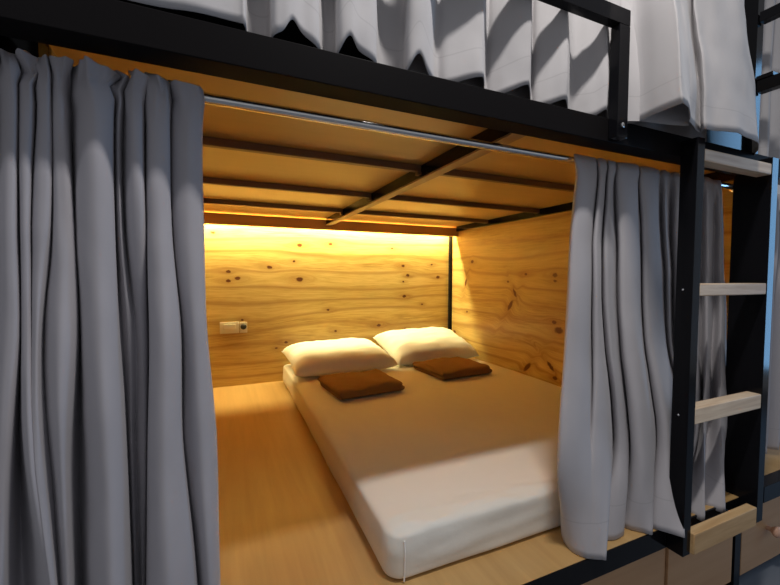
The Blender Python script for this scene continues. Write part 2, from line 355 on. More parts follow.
RIGHT_ROWS = [
 [(0.871,0.769,0.328), (0.868,0.763,0.328), (0.892,0.761,0.327), (0.940,0.763,0.327), (0.956,0.770,0.328), (0.955,0.763,0.327), (0.965,0.761,0.328), (0.983,0.763,0.327), (0.999,0.769,0.327), (0.997,0.763,0.328), (1.006,0.762,0.326), (1.023,0.765,0.328), (1.040,0.770,0.328), (1.041,0.763,0.326), (1.076,0.761,0.328), (1.118,0.763,0.328), (1.137,0.770,0.328), (1.136,0.763,0.326), (1.169,0.761,0.328), (1.210,0.763,0.326), (1.236,0.771,0.328), (1.245,0.763,0.328), (1.284,0.770,0.326), (1.300,0.762,0.326), (1.364,0.769,0.327), (1.389,0.763,0.327), (1.439,0.769,0.328), (1.460,0.763,0.328), (1.506,0.769,0.326), (1.529,0.763,0.326), (1.555,0.768,0.328)],
 [(0.870,0.765,0.305), (0.864,0.757,0.305), (0.887,0.754,0.305), (0.935,0.757,0.305), (0.955,0.766,0.305), (0.951,0.757,0.305), (0.959,0.754,0.305), (0.979,0.757,0.305), (0.998,0.765,0.305), (0.993,0.757,0.305), (1.001,0.755,0.305), (1.019,0.759,0.305), (1.038,0.766,0.305), (1.036,0.757,0.305), (1.070,0.754,0.305), (1.113,0.757,0.305), (1.136,0.766,0.305), (1.131,0.757,0.305), (1.163,0.754,0.305), (1.204,0.757,0.305), (1.235,0.767,0.305), (1.240,0.757,0.305), (1.282,0.766,0.305), (1.293,0.755,0.305), (1.362,0.765,0.305), (1.382,0.756,0.305), (1.437,0.765,0.305), (1.453,0.756,0.305), (1.504,0.765,0.305), (1.521,0.757,0.305), (1.552,0.763,0.305)],
 [(0.878,0.769,0.283), (0.870,0.755,0.283), (0.897,0.750,0.283), (0.937,0.755,0.283), (0.965,0.771,0.283), (0.951,0.755,0.283), (0.954,0.750,0.283), (0.973,0.755,0.283), (0.999,0.769,0.283), (0.987,0.755,0.283), (0.993,0.753,0.283), (1.017,0.761,0.283), (1.041,0.771,0.283), (1.030,0.755,0.283), (1.065,0.750,0.283), (1.107,0.755,0.283), (1.138,0.771,0.283), (1.126,0.755,0.283), (1.157,0.750,0.283), (1.197,0.755,0.283), (1.244,0.772,0.283), (1.240,0.755,0.283), (1.293,0.771,0.283), (1.294,0.753,0.283), (1.375,0.769,0.283), (1.385,0.755,0.283), (1.450,0.769,0.283), (1.455,0.755,0.283), (1.518,0.769,0.283), (1.525,0.755,0.283), (1.564,0.766,0.283)],
 [(0.880,0.774,0.215), (0.861,0.751,0.215), (0.885,0.743,0.215), (0.928,0.751,0.215), (0.968,0.777,0.215), (0.941,0.751,0.215), (0.941,0.743,0.215), (0.965,0.751,0.215), (1.002,0.774,0.215), (0.979,0.751,0.215), (0.986,0.747,0.215), (1.020,0.761,0.215), (1.054,0.777,0.215), (1.030,0.751,0.215), (1.060,0.743,0.215), (1.107,0.751,0.215), (1.154,0.777,0.215), (1.128,0.751,0.215), (1.154,0.743,0.215), (1.199,0.751,0.215), (1.263,0.780,0.215), (1.240,0.751,0.215), (1.309,0.777,0.215), (1.289,0.747,0.215), (1.388,0.774,0.215), (1.380,0.750,0.215), (1.465,0.774,0.215), (1.452,0.750,0.215), (1.533,0.774,0.215), (1.523,0.751,0.215), (1.578,0.769,0.215)],
 [(0.872,0.775,0.083), (0.850,0.749,0.083), (0.876,0.740,0.083), (0.918,0.749,0.083), (0.959,0.778,0.083), (0.929,0.749,0.083), (0.931,0.740,0.083), (0.956,0.749,0.083), (0.999,0.778,0.083), (0.972,0.749,0.083), (0.985,0.744,0.083), (1.027,0.759,0.083), (1.067,0.779,0.083), (1.038,0.749,0.083), (1.067,0.740,0.083), (1.115,0.749,0.083), (1.170,0.779,0.083), (1.137,0.749,0.083), (1.164,0.740,0.083), (1.211,0.749,0.083), (1.280,0.781,0.083), (1.250,0.749,0.083), (1.320,0.778,0.083), (1.294,0.744,0.083), (1.396,0.775,0.083), (1.384,0.747,0.083), (1.473,0.775,0.083), (1.457,0.747,0.083), (1.542,0.775,0.083), (1.528,0.747,0.083), (1.590,0.769,0.083)],
 [(0.854,0.769,-0.208), (0.826,0.738,-0.208), (0.864,0.727,-0.208), (0.915,0.738,-0.208), (0.962,0.769,-0.208), (0.931,0.738,-0.208), (0.936,0.727,-0.208), (0.966,0.738,-0.208), (1.021,0.776,-0.208), (1.002,0.755,-0.208), (0.998,0.738,-0.208), (1.031,0.750,-0.208), (1.085,0.776,-0.208), (1.048,0.738,-0.208), (1.072,0.723,-0.208), (1.135,0.738,-0.208), (1.202,0.776,-0.208), (1.154,0.738,-0.208), (1.170,0.723,-0.208), (1.233,0.738,-0.208), (1.308,0.776,-0.208), (1.285,0.750,-0.208), (1.346,0.776,-0.208), (1.312,0.738,-0.208), (1.409,0.769,-0.208), (1.384,0.737,-0.208), (1.481,0.769,-0.208), (1.443,0.732,-0.208), (1.551,0.772,-0.208), (1.522,0.732,-0.208), (1.614,0.762,-0.208)],
 [(0.821,0.753,-0.497), (0.785,0.715,-0.497), (0.826,0.702,-0.497), (0.873,0.702,-0.497), (0.887,0.704,-0.497), (0.899,0.702,-0.497), (0.929,0.702,-0.497), (0.979,0.715,-0.497), (1.060,0.770,-0.497), (1.039,0.745,-0.497), (1.041,0.730,-0.497), (1.071,0.730,-0.497), (1.127,0.762,-0.497), (1.073,0.715,-0.497), (1.088,0.690,-0.497), (1.171,0.715,-0.497), (1.253,0.762,-0.497), (1.187,0.715,-0.497), (1.196,0.684,-0.497), (1.293,0.715,-0.497), (1.386,0.762,-0.497), (1.371,0.749,-0.497), (1.410,0.766,-0.497), (1.387,0.745,-0.497), (1.422,0.753,-0.497), (1.371,0.713,-0.497), (1.467,0.753,-0.497), (1.389,0.702,-0.497), (1.532,0.762,-0.497), (1.480,0.702,-0.497), (1.623,0.745,-0.497)],
 [(0.847,0.766,-0.630), (0.820,0.734,-0.630), (0.833,0.709,-0.630), (0.860,0.692,-0.630), (0.873,0.688,-0.630), (0.884,0.683,-0.630), (0.904,0.680,-0.630), (0.933,0.684,-0.630), (0.979,0.732,-0.630), (0.987,0.727,-0.630), (1.010,0.715,-0.630), (1.048,0.717,-0.630), (1.086,0.747,-0.630), (1.069,0.713,-0.630), (1.087,0.691,-0.630), (1.133,0.693,-0.630), (1.181,0.740,-0.630), (1.157,0.701,-0.630), (1.174,0.668,-0.630), (1.227,0.669,-0.630), (1.263,0.728,-0.630), (1.265,0.734,-0.630), (1.292,0.749,-0.630), (1.293,0.726,-0.630), (1.327,0.738,-0.630), (1.318,0.705,-0.630), (1.378,0.735,-0.630), (1.359,0.683,-0.630), (1.451,0.739,-0.630), (1.461,0.681,-0.630), (1.556,0.734,-0.630)],
 [(0.868,0.777,-0.727), (0.848,0.750,-0.727), (0.838,0.715,-0.727), (0.850,0.685,-0.727), (0.862,0.675,-0.727), (0.872,0.668,-0.727), (0.883,0.662,-0.727), (0.895,0.658,-0.727), (0.913,0.700,-0.727), (0.945,0.712,-0.727), (0.985,0.702,-0.727), (1.030,0.706,-0.727), (1.052,0.735,-0.727), (1.066,0.712,-0.727), (1.085,0.692,-0.727), (1.103,0.675,-0.727), (1.122,0.722,-0.727), (1.133,0.690,-0.727), (1.156,0.655,-0.727), (1.173,0.632,-0.727), (1.162,0.700,-0.727), (1.178,0.722,-0.727), (1.195,0.735,-0.727), (1.215,0.710,-0.727), (1.250,0.725,-0.727), (1.275,0.698,-0.727), (1.305,0.720,-0.727), (1.335,0.668,-0.745), (1.385,0.720,-0.727), (1.445,0.665,-0.745), (1.500,0.725,-0.727)],
]
UPPER_ROWS = [
 [(-0.319,0.718,1.150), (-0.276,0.697,1.150), (-0.246,0.718,1.150), (-0.192,0.697,1.150), (-0.161,0.721,1.150), (-0.143,0.697,1.150), (-0.095,0.693,1.150), (-0.021,0.692,1.150), (0.027,0.692,1.150), (0.038,0.692,1.150), (0.047,0.725,1.150), (0.079,0.726,1.150), (0.082,0.697,1.150), (0.098,0.692,1.150), (0.114,0.691,1.150), (0.132,0.694,1.150), (0.159,0.697,1.150), (0.179,0.725,1.150), (0.197,0.721,1.150), (0.197,0.697,1.150), (0.215,0.691,1.150), (0.234,0.694,1.150), (0.267,0.698,1.150), (0.293,0.725,1.150), (0.341,0.725,1.150), (0.336,0.698,1.150), (0.357,0.691,1.150), (0.385,0.698,1.150), (0.417,0.719,1.150), (0.434,0.711,1.150), (0.471,0.701,1.150), (0.501,0.693,1.150), (0.515,0.697,1.150), (0.554,0.728,1.150), (0.564,0.721,1.150), (0.594,0.704,1.150), (0.626,0.693,1.150), (0.641,0.697,1.150), (0.688,0.728,1.150), (0.693,0.718,1.150), (0.719,0.704,1.150), (0.740,0.692,1.150), (0.756,0.697,1.150), (0.812,0.728,1.150), (0.841,0.721,1.150), (0.865,0.711,1.150), (0.879,0.697,1.150), (0.892,0.698,1.150), (0.957,0.728,1.150), (1.017,0.714,1.150), (1.076,0.704,1.150), (1.213,0.728,1.150), (1.275,0.711,1.150), (1.398,0.728,1.150)],
 [(-0.319,0.719,0.850), (-0.276,0.693,0.850), (-0.246,0.719,0.850), (-0.192,0.693,0.850), (-0.161,0.723,0.850), (-0.143,0.693,0.850), (-0.095,0.689,0.850), (-0.021,0.687,0.850), (0.027,0.687,0.850), (0.038,0.688,0.850), (0.047,0.727,0.850), (0.079,0.729,0.850), (0.082,0.693,0.850), (0.098,0.687,0.850), (0.114,0.686,0.850), (0.132,0.690,0.850), (0.159,0.693,0.850), (0.179,0.727,0.850), (0.197,0.723,0.850), (0.197,0.693,0.850), (0.215,0.686,0.850), (0.234,0.690,0.850), (0.267,0.695,0.850), (0.293,0.727,0.850), (0.341,0.727,0.850), (0.336,0.695,0.850), (0.357,0.686,0.850), (0.385,0.695,0.850), (0.417,0.720,0.850), (0.434,0.710,0.850), (0.471,0.698,0.850), (0.501,0.689,0.850), (0.515,0.693,0.850), (0.554,0.732,0.850), (0.564,0.723,0.850), (0.594,0.702,0.850), (0.626,0.689,0.850), (0.641,0.693,0.850), (0.688,0.732,0.850), (0.693,0.719,0.850), (0.719,0.702,0.850), (0.740,0.688,0.850), (0.756,0.693,0.850), (0.812,0.732,0.850), (0.841,0.723,0.850), (0.865,0.710,0.850), (0.879,0.693,0.850), (0.892,0.695,0.850), (0.957,0.732,0.850), (1.017,0.715,0.850), (1.076,0.702,0.850), (1.213,0.732,0.850), (1.275,0.710,0.850), (1.398,0.732,0.850)],
 [(-0.319,0.720,0.600), (-0.276,0.690,0.600), (-0.246,0.720,0.600), (-0.192,0.690,0.600), (-0.161,0.725,0.600), (-0.143,0.690,0.600), (-0.095,0.685,0.600), (-0.021,0.683,0.600), (0.027,0.683,0.600), (0.038,0.684,0.600), (0.047,0.730,0.600), (0.079,0.732,0.600), (0.082,0.690,0.600), (0.098,0.683,0.600), (0.114,0.682,0.600), (0.132,0.686,0.600), (0.159,0.690,0.600), (0.179,0.730,0.600), (0.197,0.725,0.600), (0.197,0.690,0.600), (0.215,0.682,0.600), (0.234,0.686,0.600), (0.267,0.692,0.600), (0.293,0.730,0.600), (0.341,0.730,0.600), (0.336,0.692,0.600), (0.357,0.682,0.600), (0.385,0.692,0.600), (0.417,0.722,0.600), (0.434,0.710,0.600), (0.471,0.696,0.600), (0.501,0.685,0.600), (0.515,0.690,0.600), (0.554,0.735,0.600), (0.564,0.725,0.600), (0.594,0.700,0.600), (0.626,0.685,0.600), (0.641,0.690,0.600), (0.688,0.735,0.600), (0.693,0.720,0.600), (0.719,0.700,0.600), (0.740,0.684,0.600), (0.756,0.690,0.600), (0.812,0.735,0.600), (0.841,0.725,0.600), (0.865,0.710,0.600), (0.879,0.690,0.600), (0.892,0.692,0.600), (0.957,0.735,0.600), (1.017,0.715,0.600), (1.076,0.700,0.600), (1.213,0.735,0.600), (1.275,0.710,0.600), (1.398,0.735,0.600)],
 [(-0.319,0.720,0.500), (-0.276,0.690,0.500), (-0.246,0.720,0.500), (-0.192,0.690,0.500), (-0.161,0.725,0.500), (-0.143,0.690,0.500), (-0.095,0.685,0.500), (-0.021,0.683,0.500), (0.027,0.683,0.500), (0.038,0.684,0.500), (0.047,0.730,0.500), (0.079,0.732,0.500), (0.082,0.690,0.500), (0.098,0.683,0.500), (0.114,0.682,0.500), (0.132,0.686,0.500), (0.159,0.690,0.500), (0.179,0.730,0.500), (0.197,0.725,0.500), (0.197,0.690,0.500), (0.215,0.682,0.500), (0.234,0.686,0.500), (0.267,0.692,0.500), (0.293,0.730,0.500), (0.341,0.730,0.500), (0.336,0.692,0.500), (0.357,0.682,0.500), (0.385,0.692,0.500), (0.417,0.722,0.500), (0.434,0.710,0.500), (0.471,0.696,0.500), (0.501,0.685,0.500), (0.515,0.690,0.500), (0.554,0.735,0.500), (0.564,0.725,0.500), (0.594,0.700,0.500), (0.626,0.685,0.500), (0.641,0.690,0.500), (0.688,0.735,0.500), (0.693,0.720,0.500), (0.719,0.700,0.500), (0.740,0.684,0.500), (0.756,0.690,0.500), (0.812,0.735,0.500), (0.841,0.725,0.500), (0.865,0.710,0.500), (0.879,0.690,0.500), (0.892,0.692,0.500), (0.957,0.735,0.500), (1.017,0.715,0.500), (1.076,0.700,0.500), (1.213,0.735,0.500), (1.275,0.710,0.500), (1.398,0.735,0.500)],
 [(-0.319,0.720,0.400), (-0.276,0.690,0.402), (-0.246,0.720,0.400), (-0.192,0.690,0.402), (-0.161,0.725,0.400), (-0.143,0.690,0.402), (-0.095,0.685,0.403), (-0.021,0.683,0.408), (0.027,0.683,0.408), (0.038,0.684,0.404), (0.047,0.730,0.400), (0.079,0.732,0.400), (0.082,0.690,0.402), (0.098,0.683,0.412), (0.114,0.682,0.434), (0.132,0.686,0.416), (0.159,0.690,0.402), (0.179,0.730,0.400), (0.197,0.725,0.400), (0.197,0.690,0.405), (0.215,0.682,0.432), (0.234,0.686,0.412), (0.267,0.692,0.402), (0.293,0.730,0.400), (0.341,0.730,0.400), (0.336,0.692,0.403), (0.357,0.682,0.434), (0.385,0.692,0.404), (0.417,0.722,0.400), (0.434,0.710,0.400), (0.471,0.696,0.412), (0.501,0.685,0.419), (0.515,0.690,0.417), (0.554,0.735,0.402), (0.564,0.725,0.402), (0.594,0.700,0.415), (0.626,0.685,0.428), (0.641,0.690,0.425), (0.688,0.735,0.402), (0.693,0.720,0.402), (0.719,0.700,0.410), (0.740,0.684,0.417), (0.756,0.690,0.415), (0.812,0.735,0.402), (0.841,0.725,0.402), (0.865,0.710,0.405), (0.879,0.690,0.416), (0.892,0.692,0.414), (0.957,0.735,0.402), (1.017,0.715,0.402), (1.076,0.700,0.405), (1.213,0.735,0.402), (1.275,0.710,0.402), (1.398,0.735,0.402)],
]
LADDER_ROWS = [
 [(0.904,0.716,1.200), (0.912,0.700,1.200), (0.945,0.686,1.200), (0.939,0.655,1.200), (0.937,0.635,1.200), (0.940,0.630,1.200), (0.971,0.637,1.200), (1.036,0.655,1.200), (1.056,0.658,1.200), (1.082,0.661,1.200), (1.121,0.669,1.200), (1.132,0.669,1.200), (1.107,0.658,1.200), (1.136,0.657,1.200), (1.179,0.654,1.200), (1.243,0.655,1.200), (1.297,0.658,1.200), (1.377,0.673,1.200), (1.465,0.700,1.200)],
 [(0.907,0.721,0.900), (0.915,0.700,0.900), (0.950,0.681,0.900), (0.943,0.641,0.900), (0.941,0.615,0.900), (0.945,0.609,0.900), (0.977,0.618,0.900), (1.046,0.641,0.900), (1.066,0.645,0.900), (1.094,0.649,0.900), (1.135,0.660,0.900), (1.147,0.660,0.900), (1.121,0.645,0.900), (1.150,0.644,0.900), (1.196,0.640,0.900), (1.263,0.641,0.900), (1.320,0.645,0.900), (1.404,0.665,0.900), (1.496,0.700,0.900)],
 [(0.910,0.726,0.700), (0.919,0.700,0.700), (0.956,0.676,0.700), (0.949,0.625,0.700), (0.947,0.591,0.700), (0.950,0.583,0.700), (0.984,0.595,0.700), (1.057,0.625,0.700), (1.079,0.629,0.700), (1.108,0.635,0.700), (1.152,0.649,0.700), (1.164,0.649,0.700), (1.136,0.630,0.700), (1.168,0.628,0.700), (1.216,0.623,0.700), (1.287,0.625,0.700), (1.347,0.629,0.700), (1.436,0.655,0.700), (1.534,0.700,0.700)],
 [(0.913,0.732,0.540), (0.923,0.700,0.540), (0.961,0.671,0.540), (0.954,0.610,0.540), (0.951,0.569,0.540), (0.955,0.560,0.540), (0.991,0.574,0.540), (1.067,0.610,0.540), (1.090,0.615,0.540), (1.121,0.623,0.540), (1.167,0.639,0.540), (1.180,0.639,0.540), (1.151,0.616,0.540), (1.184,0.614,0.540), (1.234,0.608,0.540), (1.309,0.610,0.540), (1.372,0.615,0.540), (1.466,0.646,0.540), (1.568,0.700,0.540)],
 [(0.915,0.735,0.400), (0.925,0.700,0.395), (0.964,0.668,0.392), (0.957,0.600,0.392), (0.955,0.555,0.392), (0.959,0.545,0.392), (0.995,0.560,0.392), (1.074,0.600,0.392), (1.098,0.606,0.391), (1.130,0.614,0.390), (1.177,0.632,0.392), (1.190,0.632,0.392), (1.160,0.607,0.387), (1.194,0.604,0.386), (1.247,0.598,0.386), (1.324,0.600,0.386), (1.389,0.606,0.386), (1.485,0.640,0.388), (1.591,0.700,0.390)],
]
LED_W, LAMP_W, WIN_W, COR_W, WORLD, EXPO = 31.0, 18.0, 18.0, 0.0, .40, 0.0
# ------------------------------------------------------------------ camera
cam = bpy.data.cameras.new('camera'); co = bpy.data.objects.new('camera', cam); COL.objects.link(co)
yaw, pitch, roll = .4089, -.0427, .0036
cam.sensor_fit = 'HORIZONTAL'; cam.sensor_width = 36; cam.lens = 384.68 / 780 * 36; cam.clip_start = .02
F = Vector((math.sin(yaw) * math.cos(pitch), math.cos(yaw) * math.cos(pitch), math.sin(pitch)))
Rv = Vector((math.cos(yaw), -math.sin(yaw), 0)); U = Rv.cross(F)
R2 = Rv * math.cos(roll) + U * math.sin(roll); U2 = U * math.cos(roll) - Rv * math.sin(roll)
mw = Matrix((R2, U2, -F)).transposed().to_4x4(); mw.translation = (0, 0, H)
co.matrix_world = mw
SC.camera = co

# ------------------------------------------------------------------ the setting
FZ, CZ = -.7295, .395          # sleeping deck top, underside of the ceiling boards
XL, XR, YB = -.27, 1.7257, 2.72
tag(obj('floor', BX(-3, 5, -2.2, 3.2, -H - .05, -H, bev=0), M['floor']), kind='structure')
tag(obj('wall_back', BX(XL, XR + .02, YB, YB + .02, -.80, 1.45, bev=0), M['pine_back']), kind='structure')
tag(obj('wall_right', BX(XR, XR + .02, .79, YB, -.80, 1.45, bev=0), M['pine_side']), kind='structure')
tag(obj('wall_left', BX(XL - .02, XL, .868, YB, -.80, 1.45, bev=0), M['pine_side']), kind='structure')
tag(obj('ceiling', BX(XL, XR, .735, YB, CZ, CZ + .015, bev=0), M['panel']), kind='structure')

# ------------------------------------------------------------------ sleeping platform
t = thing('sleeping_platform', (.73, 1.7, FZ - .06), 'smooth honey-coloured wooden sleeping platform carrying the white mattress', 'platform')
obj('deck', BX(XL, XR, .684, YB, FZ - .012, FZ, bev=.001), M['deck'], t)
t2 = thing('sleeping_platform', (2.35, 1.7, FZ - .06), 'sliver of wooden platform above the knobbed drawer, right of the ladder', 'platform')
obj('deck', BX(1.748, 3.0, .722, YB, FZ - .012, FZ, bev=.001), M['deck'], t2)

# ------------------------------------------------------------------ storage below the platform
c = thing('under_bed_cabinet', (.5, .75, -1.10), 'plain light wood storage cabinet under the white mattress platform', 'cabinet')
obj('front_panel', BX(XL, 1.283, .742, .760, -1.09, -.775, bev=.0015), M['front'], c)
obj('top_strip', BX(XL, 1.283, .736, .760, -.815, -.792, bev=.002), M['step'], c, label='paler wooden strip along the top')
obj('plinth', BX(XL, 1.66, .775, .790, -H, -1.09, bev=.001), M['black'], c)
obj('side_panel', BX(XL, XL + .018, .76, 2.6, -1.09, -.775, bev=.001), M['front'], c)
c = thing('under_bed_cabinet', (1.47, .75, -1.10), 'narrow light wood panel cabinet directly under the lowest ladder step', 'cabinet')
obj('front_panel', BX(1.289, 1.655, .736, .756, -1.09, -.775, bev=.0015), M['front'], c)
obj('side_panel', BX(1.289, 1.305, .756, 2.6, -1.09, -.775, bev=.001), M['front'], c)
d = thing('storage_cabinet', (2.1, .75, -1.10), 'wooden cabinet with a round pinkish drawer knob, at lower right picture corner', 'cabinet')
dr = obj('drawer', BX(1.718, 2.94, .738, .757, -1.09, -.80, bev=.002), M['front'], d)
obj('box', BX(1.74, 2.92, .757, 1.35, -1.08, -.83, bev=.002), M['front'], d)
obj('knob', lathe(bmesh.new(), [(.009, 0), (.009, .012), (.014, .017), (.020, .024), (.021, .031), (.017, .037), (.008, .040)], (1.895, .738, -.955), (0, -1, 0)), M['knob'], dr, angle=50, label='round pinkish wooden knob')
obj('plinth', BX(1.718, 2.94, .775, .79, -H, -1.09, bev=.001), M['black'], d)

# ------------------------------------------------------------------ steel bunk frame
fr = thing('bunk_frame', (.73, .71, -H), 'black steel bunk frame with upper beam and guard rail above the mattress', 'bed frame')
K = M['black']
obj('front_beam', BX(-.75, 1.735, .68, .733, .3375, .3956, bev=.0015), M['beam'], fr)
obj('gap_shade_board', BX(-.75, 1.735, .753, .769, .4105, .52, bev=.001), K, fr)  # added black board, stands for the dark interior behind the hem gaps
obj('floor_rail', BX(-.75, 1.672, .68, .722, -.791, -.731, bev=.001), K, fr)
obj('corner_post', BX(1.701, XR - .0005, YB - .026, YB - .0005, FZ, .354, bev=.002), K, fr)
obj('post', BX(1.674, 1.712, .737, .785, -H, 1.25, bev=.001), K, fr)
obj('post', BX(-.318, -.272, .82, .866, -H, 1.25, bev=.001), K, fr)
obj('side_rail', BX(1.698, XR - .0005, .787, 2.605, .354, CZ - .0005, bev=.002), K, fr)
bm = BX(.648, .688, .735, 2.610, .345, .351, bev=.001)
obj('bottom_flange', bm, M['batten_light'], fr, label='brown underside strip of the ceiling beam')
obj('ceiling_beam', BX(.652, .684, .735, 2.610, .3515, CZ - .0005, bev=.002), K, fr)
for y in (1.225, 1.725, 2.20):
    for a, b_ in ((XL + .002, .650), (.686, 1.696)):
        bm = BX(a, b_, y, y + .022, .3705, CZ - .0005, bev=.0015)
        box(bm, (b_ - .012) if a < 0 else a, b_ if a < 0 else a + .012, y - .003, y + .025, .360, .3700, bev=.001)
        obj('ceiling_batten', bm, M['batten'], fr, label='brown wooden ceiling batten')
obj('valance_board', BX(XL + .001, XR - .001, 2.613, 2.648, .3174, .384, bev=.002), M['valance'], fr, label='orange-brown wooden board hiding the light strip')
g = obj('guard_rail', BX(-.75, .9225, .655, .679, .612, .65, bev=.001), K, fr)
obj('rail_post', BX(.885, .9225, .655, .679, .342, .611, bev=.001), K, g)
for z in (.372,):
    obj('bolt', lathe(bmesh.new(), [(.006, 0), (.006, .002), (.003, .004)], (.904, .655, z), (0, -1, 0)), M['chrome'], g)
obj('upper_deck_shade_panel', BX(-.75, -.320, .736, 2.7, .352, .394, bev=.001), K, fr)  # underside of the left bay, added in black to darken the gap
# second bay to the right
f2 = thing('bunk_frame', (2.4, .71, -H), 'black steel frame of the next bunk, right of the ladder at the picture edge', 'bed frame')
obj('floor_rail', BX(1.714, 3.0, .68, .722, -.785, -.727, bev=.001), K, f2)
obj('front_beam', BX(1.742, 3.0, .69, .74, .3375, .3956, bev=.001), K, f2)
for z0, z1, y1 in ((.862, .895, .733), (.628, .668, .733)):
    obj('side_bar', BX(1.676, 1.708, .45, y1, z0, z1, bev=.001), K, f2)
obj('end_post', BX(2.95, 2.99, .69, .738, -H, 1.25, bev=.001), K, f2)
obj('bar_end', BX(1.676, 1.708, .42, .449, .628, .895, bev=.001), K, f2)
obj('bracket', BX(1.672, 1.712, .69, .735, .668, .682, bev=.002), K, f2)

# ------------------------------------------------------------------ ladder
l = thing('ladder', (1.38, .66, -.84), 'black upright ladder with pale wooden rungs right of the grey curtain', 'ladder')
obj('side_rail', BX(1.178, 1.211, .636, .679, -.79, .378, bev=.001), K, l)
obj('side_rail', BX(1.563, 1.599, .636, .735, -.79, .372, bev=.001), K, l)
for z0, z1 in ((.318, .352), (-.053, -.018), (-.416, -.370)):
    obj('rung', BX(1.2115, 1.5625, .637, .676, z0, z1, bev=.003), M['rung'], l, label='pale unvarnished wooden rung')
obj('step', BX(1.2115, 1.540, .626, .654, -.788, -.727, bev=.003), M['step'], l, label='thicker honey wooden bottom step')
for z in (-.035, -.39):
    obj('screw', lathe(bmesh.new(), [(.003, 0), (.003, .001), (.0015, .002)], (1.1778, .66, z), (-1, 0, 0), 12), M['chrome'], l)

# ------------------------------------------------------------------ rod and curtains
r = thing('curtain_rod', (.7, .778, .318), 'thin chrome curtain rod running under the black upper beam', 'curtain rod')
obj('rod', tube(bmesh.new(), (-.265, .779, .318), (1.672, .779, .318), .0095), M['chrome'], r)
for x, s in ((-.2695, 1), (1.6735, -1)):
    obj('end_bracket', lathe(bmesh.new(), [(.017, 0), (.017, .004), (.011, .007), (.011, .02), (.0095, .022)], (x, .779, .318), (s, 0, 0), 20), M['chrome'], r)
def hang(name, rows, m, label, group=None, thick=.0016, **k):
    bm = cloth(rows, **k)
    xs = [p[0] for p in rows[-1]]; ys = [p[1] for p in rows[-1]]
    loc = (sum(xs) / len(xs), sum(ys) / len(ys), min(p[2] for p in rows[-1]))
    o = obj(name, bm, m, None, loc, angle=80)
    s = o.modifiers.new('thickness', 'SOLIDIFY'); s.thickness = thick; s.offset = 0
    return tag(o, label, 'curtain', group)
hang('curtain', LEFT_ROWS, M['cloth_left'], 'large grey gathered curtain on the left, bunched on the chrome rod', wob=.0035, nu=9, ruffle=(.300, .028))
hang('curtain', RIGHT_ROWS, M['cloth'], 'grey pleated curtain right of the mattress, running behind the ladder', seed=4.0, wob=.0025)
up = hang('curtain', UPPER_ROWS, M['cloth_light'], 'pale grey upper bunk curtain hanging behind the black guard rail', seed=8.0, wob=.004)
lin = [[(.36 + .6 * i / 12, .742 + .003 * (-1) ** i, z) for i in range(13)] for z in (.9, .6, .45, .397)]
obj('back_layer', cloth(lin, seed=30.0), M['cloth_light'], up)
lad = hang('curtain', LADDER_ROWS, M['cloth_light'], 'pale grey upper bunk curtain bulging out over the top of the ladder', seed=12.0, wob=.005)
lin = [[(x, y + .02 * k, z) for x, y in ((.93, .668), (.97, .652), (1.03, .645), (1.085, .632), (1.108, .622))] for z, k in ((.95, 2), (.7, 1), (.5, 0), (.391, 0))]
obj('back_layer', cloth(lin, seed=33.0), M['cloth_light'], lad)
def simple(x0, x1, y, z0, z1, n, a):
    rows = []
    for z in (z1, z1 - .05, (z0 + z1) / 2, z0 + .1, z0):
        rows.append([(x0 + (x1 - x0) * i / n + .006 * math.sin(i * 2.3 + z * 3), y + a * (.6 if z > z1 - .02 else 1) * (-1 if i % 2 else 1), z) for i in range(n + 1)])
    return rows
hang('curtain', simple(1.752, 2.93, .80, -.70, .33, 27, .022), M['cloth'], 'dark grey curtain of the next bunk, right of the ladder at picture edge', seed=15.0)
hang('curtain', simple(1.716, 2.93, .80, .425, 1.25, 25, .026), M['cloth_light'], 'grey curtain at top right corner, behind the black side bars', seed=19.0)

# ------------------------------------------------------------------ mattress
def soft_box(x0, x1, y0, y1, z0, z1, rad, radz, nx, ny, nz, fn=None):
    """rounded box as a fine grid (top and four sides)"""
    bm = bmesh.new()
    bmesh.ops.create_cube(bm, size=1)
    bm.free()
    bm = bmesh.new()
    def grid_face(o, du, dv, n, m_):
        e = lambda t: .25 * t + .75 * (.5 - .5 * math.cos(math.pi * t))
        vs = [[bm.verts.new(o + du * e(i / n) + dv * e(j / m_)) for i in range(n + 1)] for j in range(m_ + 1)]
        for j in range(m_):
            for i in range(n): bm.faces.new((vs[j][i], vs[j][i + 1], vs[j + 1][i + 1], vs[j + 1][i]))
    X, Y, Z = Vector((x1 - x0, 0, 0)), Vector((0, y1 - y0, 0)), Vector((0, 0, z1 - z0)); O = Vector((x0, y0, z0))
    grid_face(O + Z, X, Y, nx, ny); grid_face(O + Y, X, -Y, nx, ny)
    grid_face(O, X, Z, nx, nz); grid_face(O + X + Y, -X, Z, nx, nz)
    grid_face(O + Y, -Y, Z, ny, nz); grid_face(O + X, Y, Z, ny, nz)
    bmesh.ops.remove_doubles(bm, verts=bm.verts, dist=1e-5)
    rz = min(radz, (z1 - z0) / 2 - 1e-4)
    for v in bm.verts:
        p = v.co
        c = Vector((min(max(p.x, x0 + rad), x1 - rad), min(max(p.y, y0 + rad), y1 - rad), min(max(p.z, z0 + rz), z1 - rz)))
        d = p - c
        if d.length > 1e-6:
            e = Vector((d.x / rad, d.y / rad, d.z / rz))
            k = e.length
            mx = max(abs(e.x), abs(e.y), abs(e.z))
            e = e / k * mx
            v.co = c + Vector((e.x * rad, e.y * rad, e.z * rz))
        if fn: v.co = v.co + fn(v.co.copy())
    bmesh.ops.recalc_face_normals(bm, faces=bm.faces)
    return bm
MX0, MX1, MY0, MY1, MZ = .350, 1.716, .797, 2.70, -.603
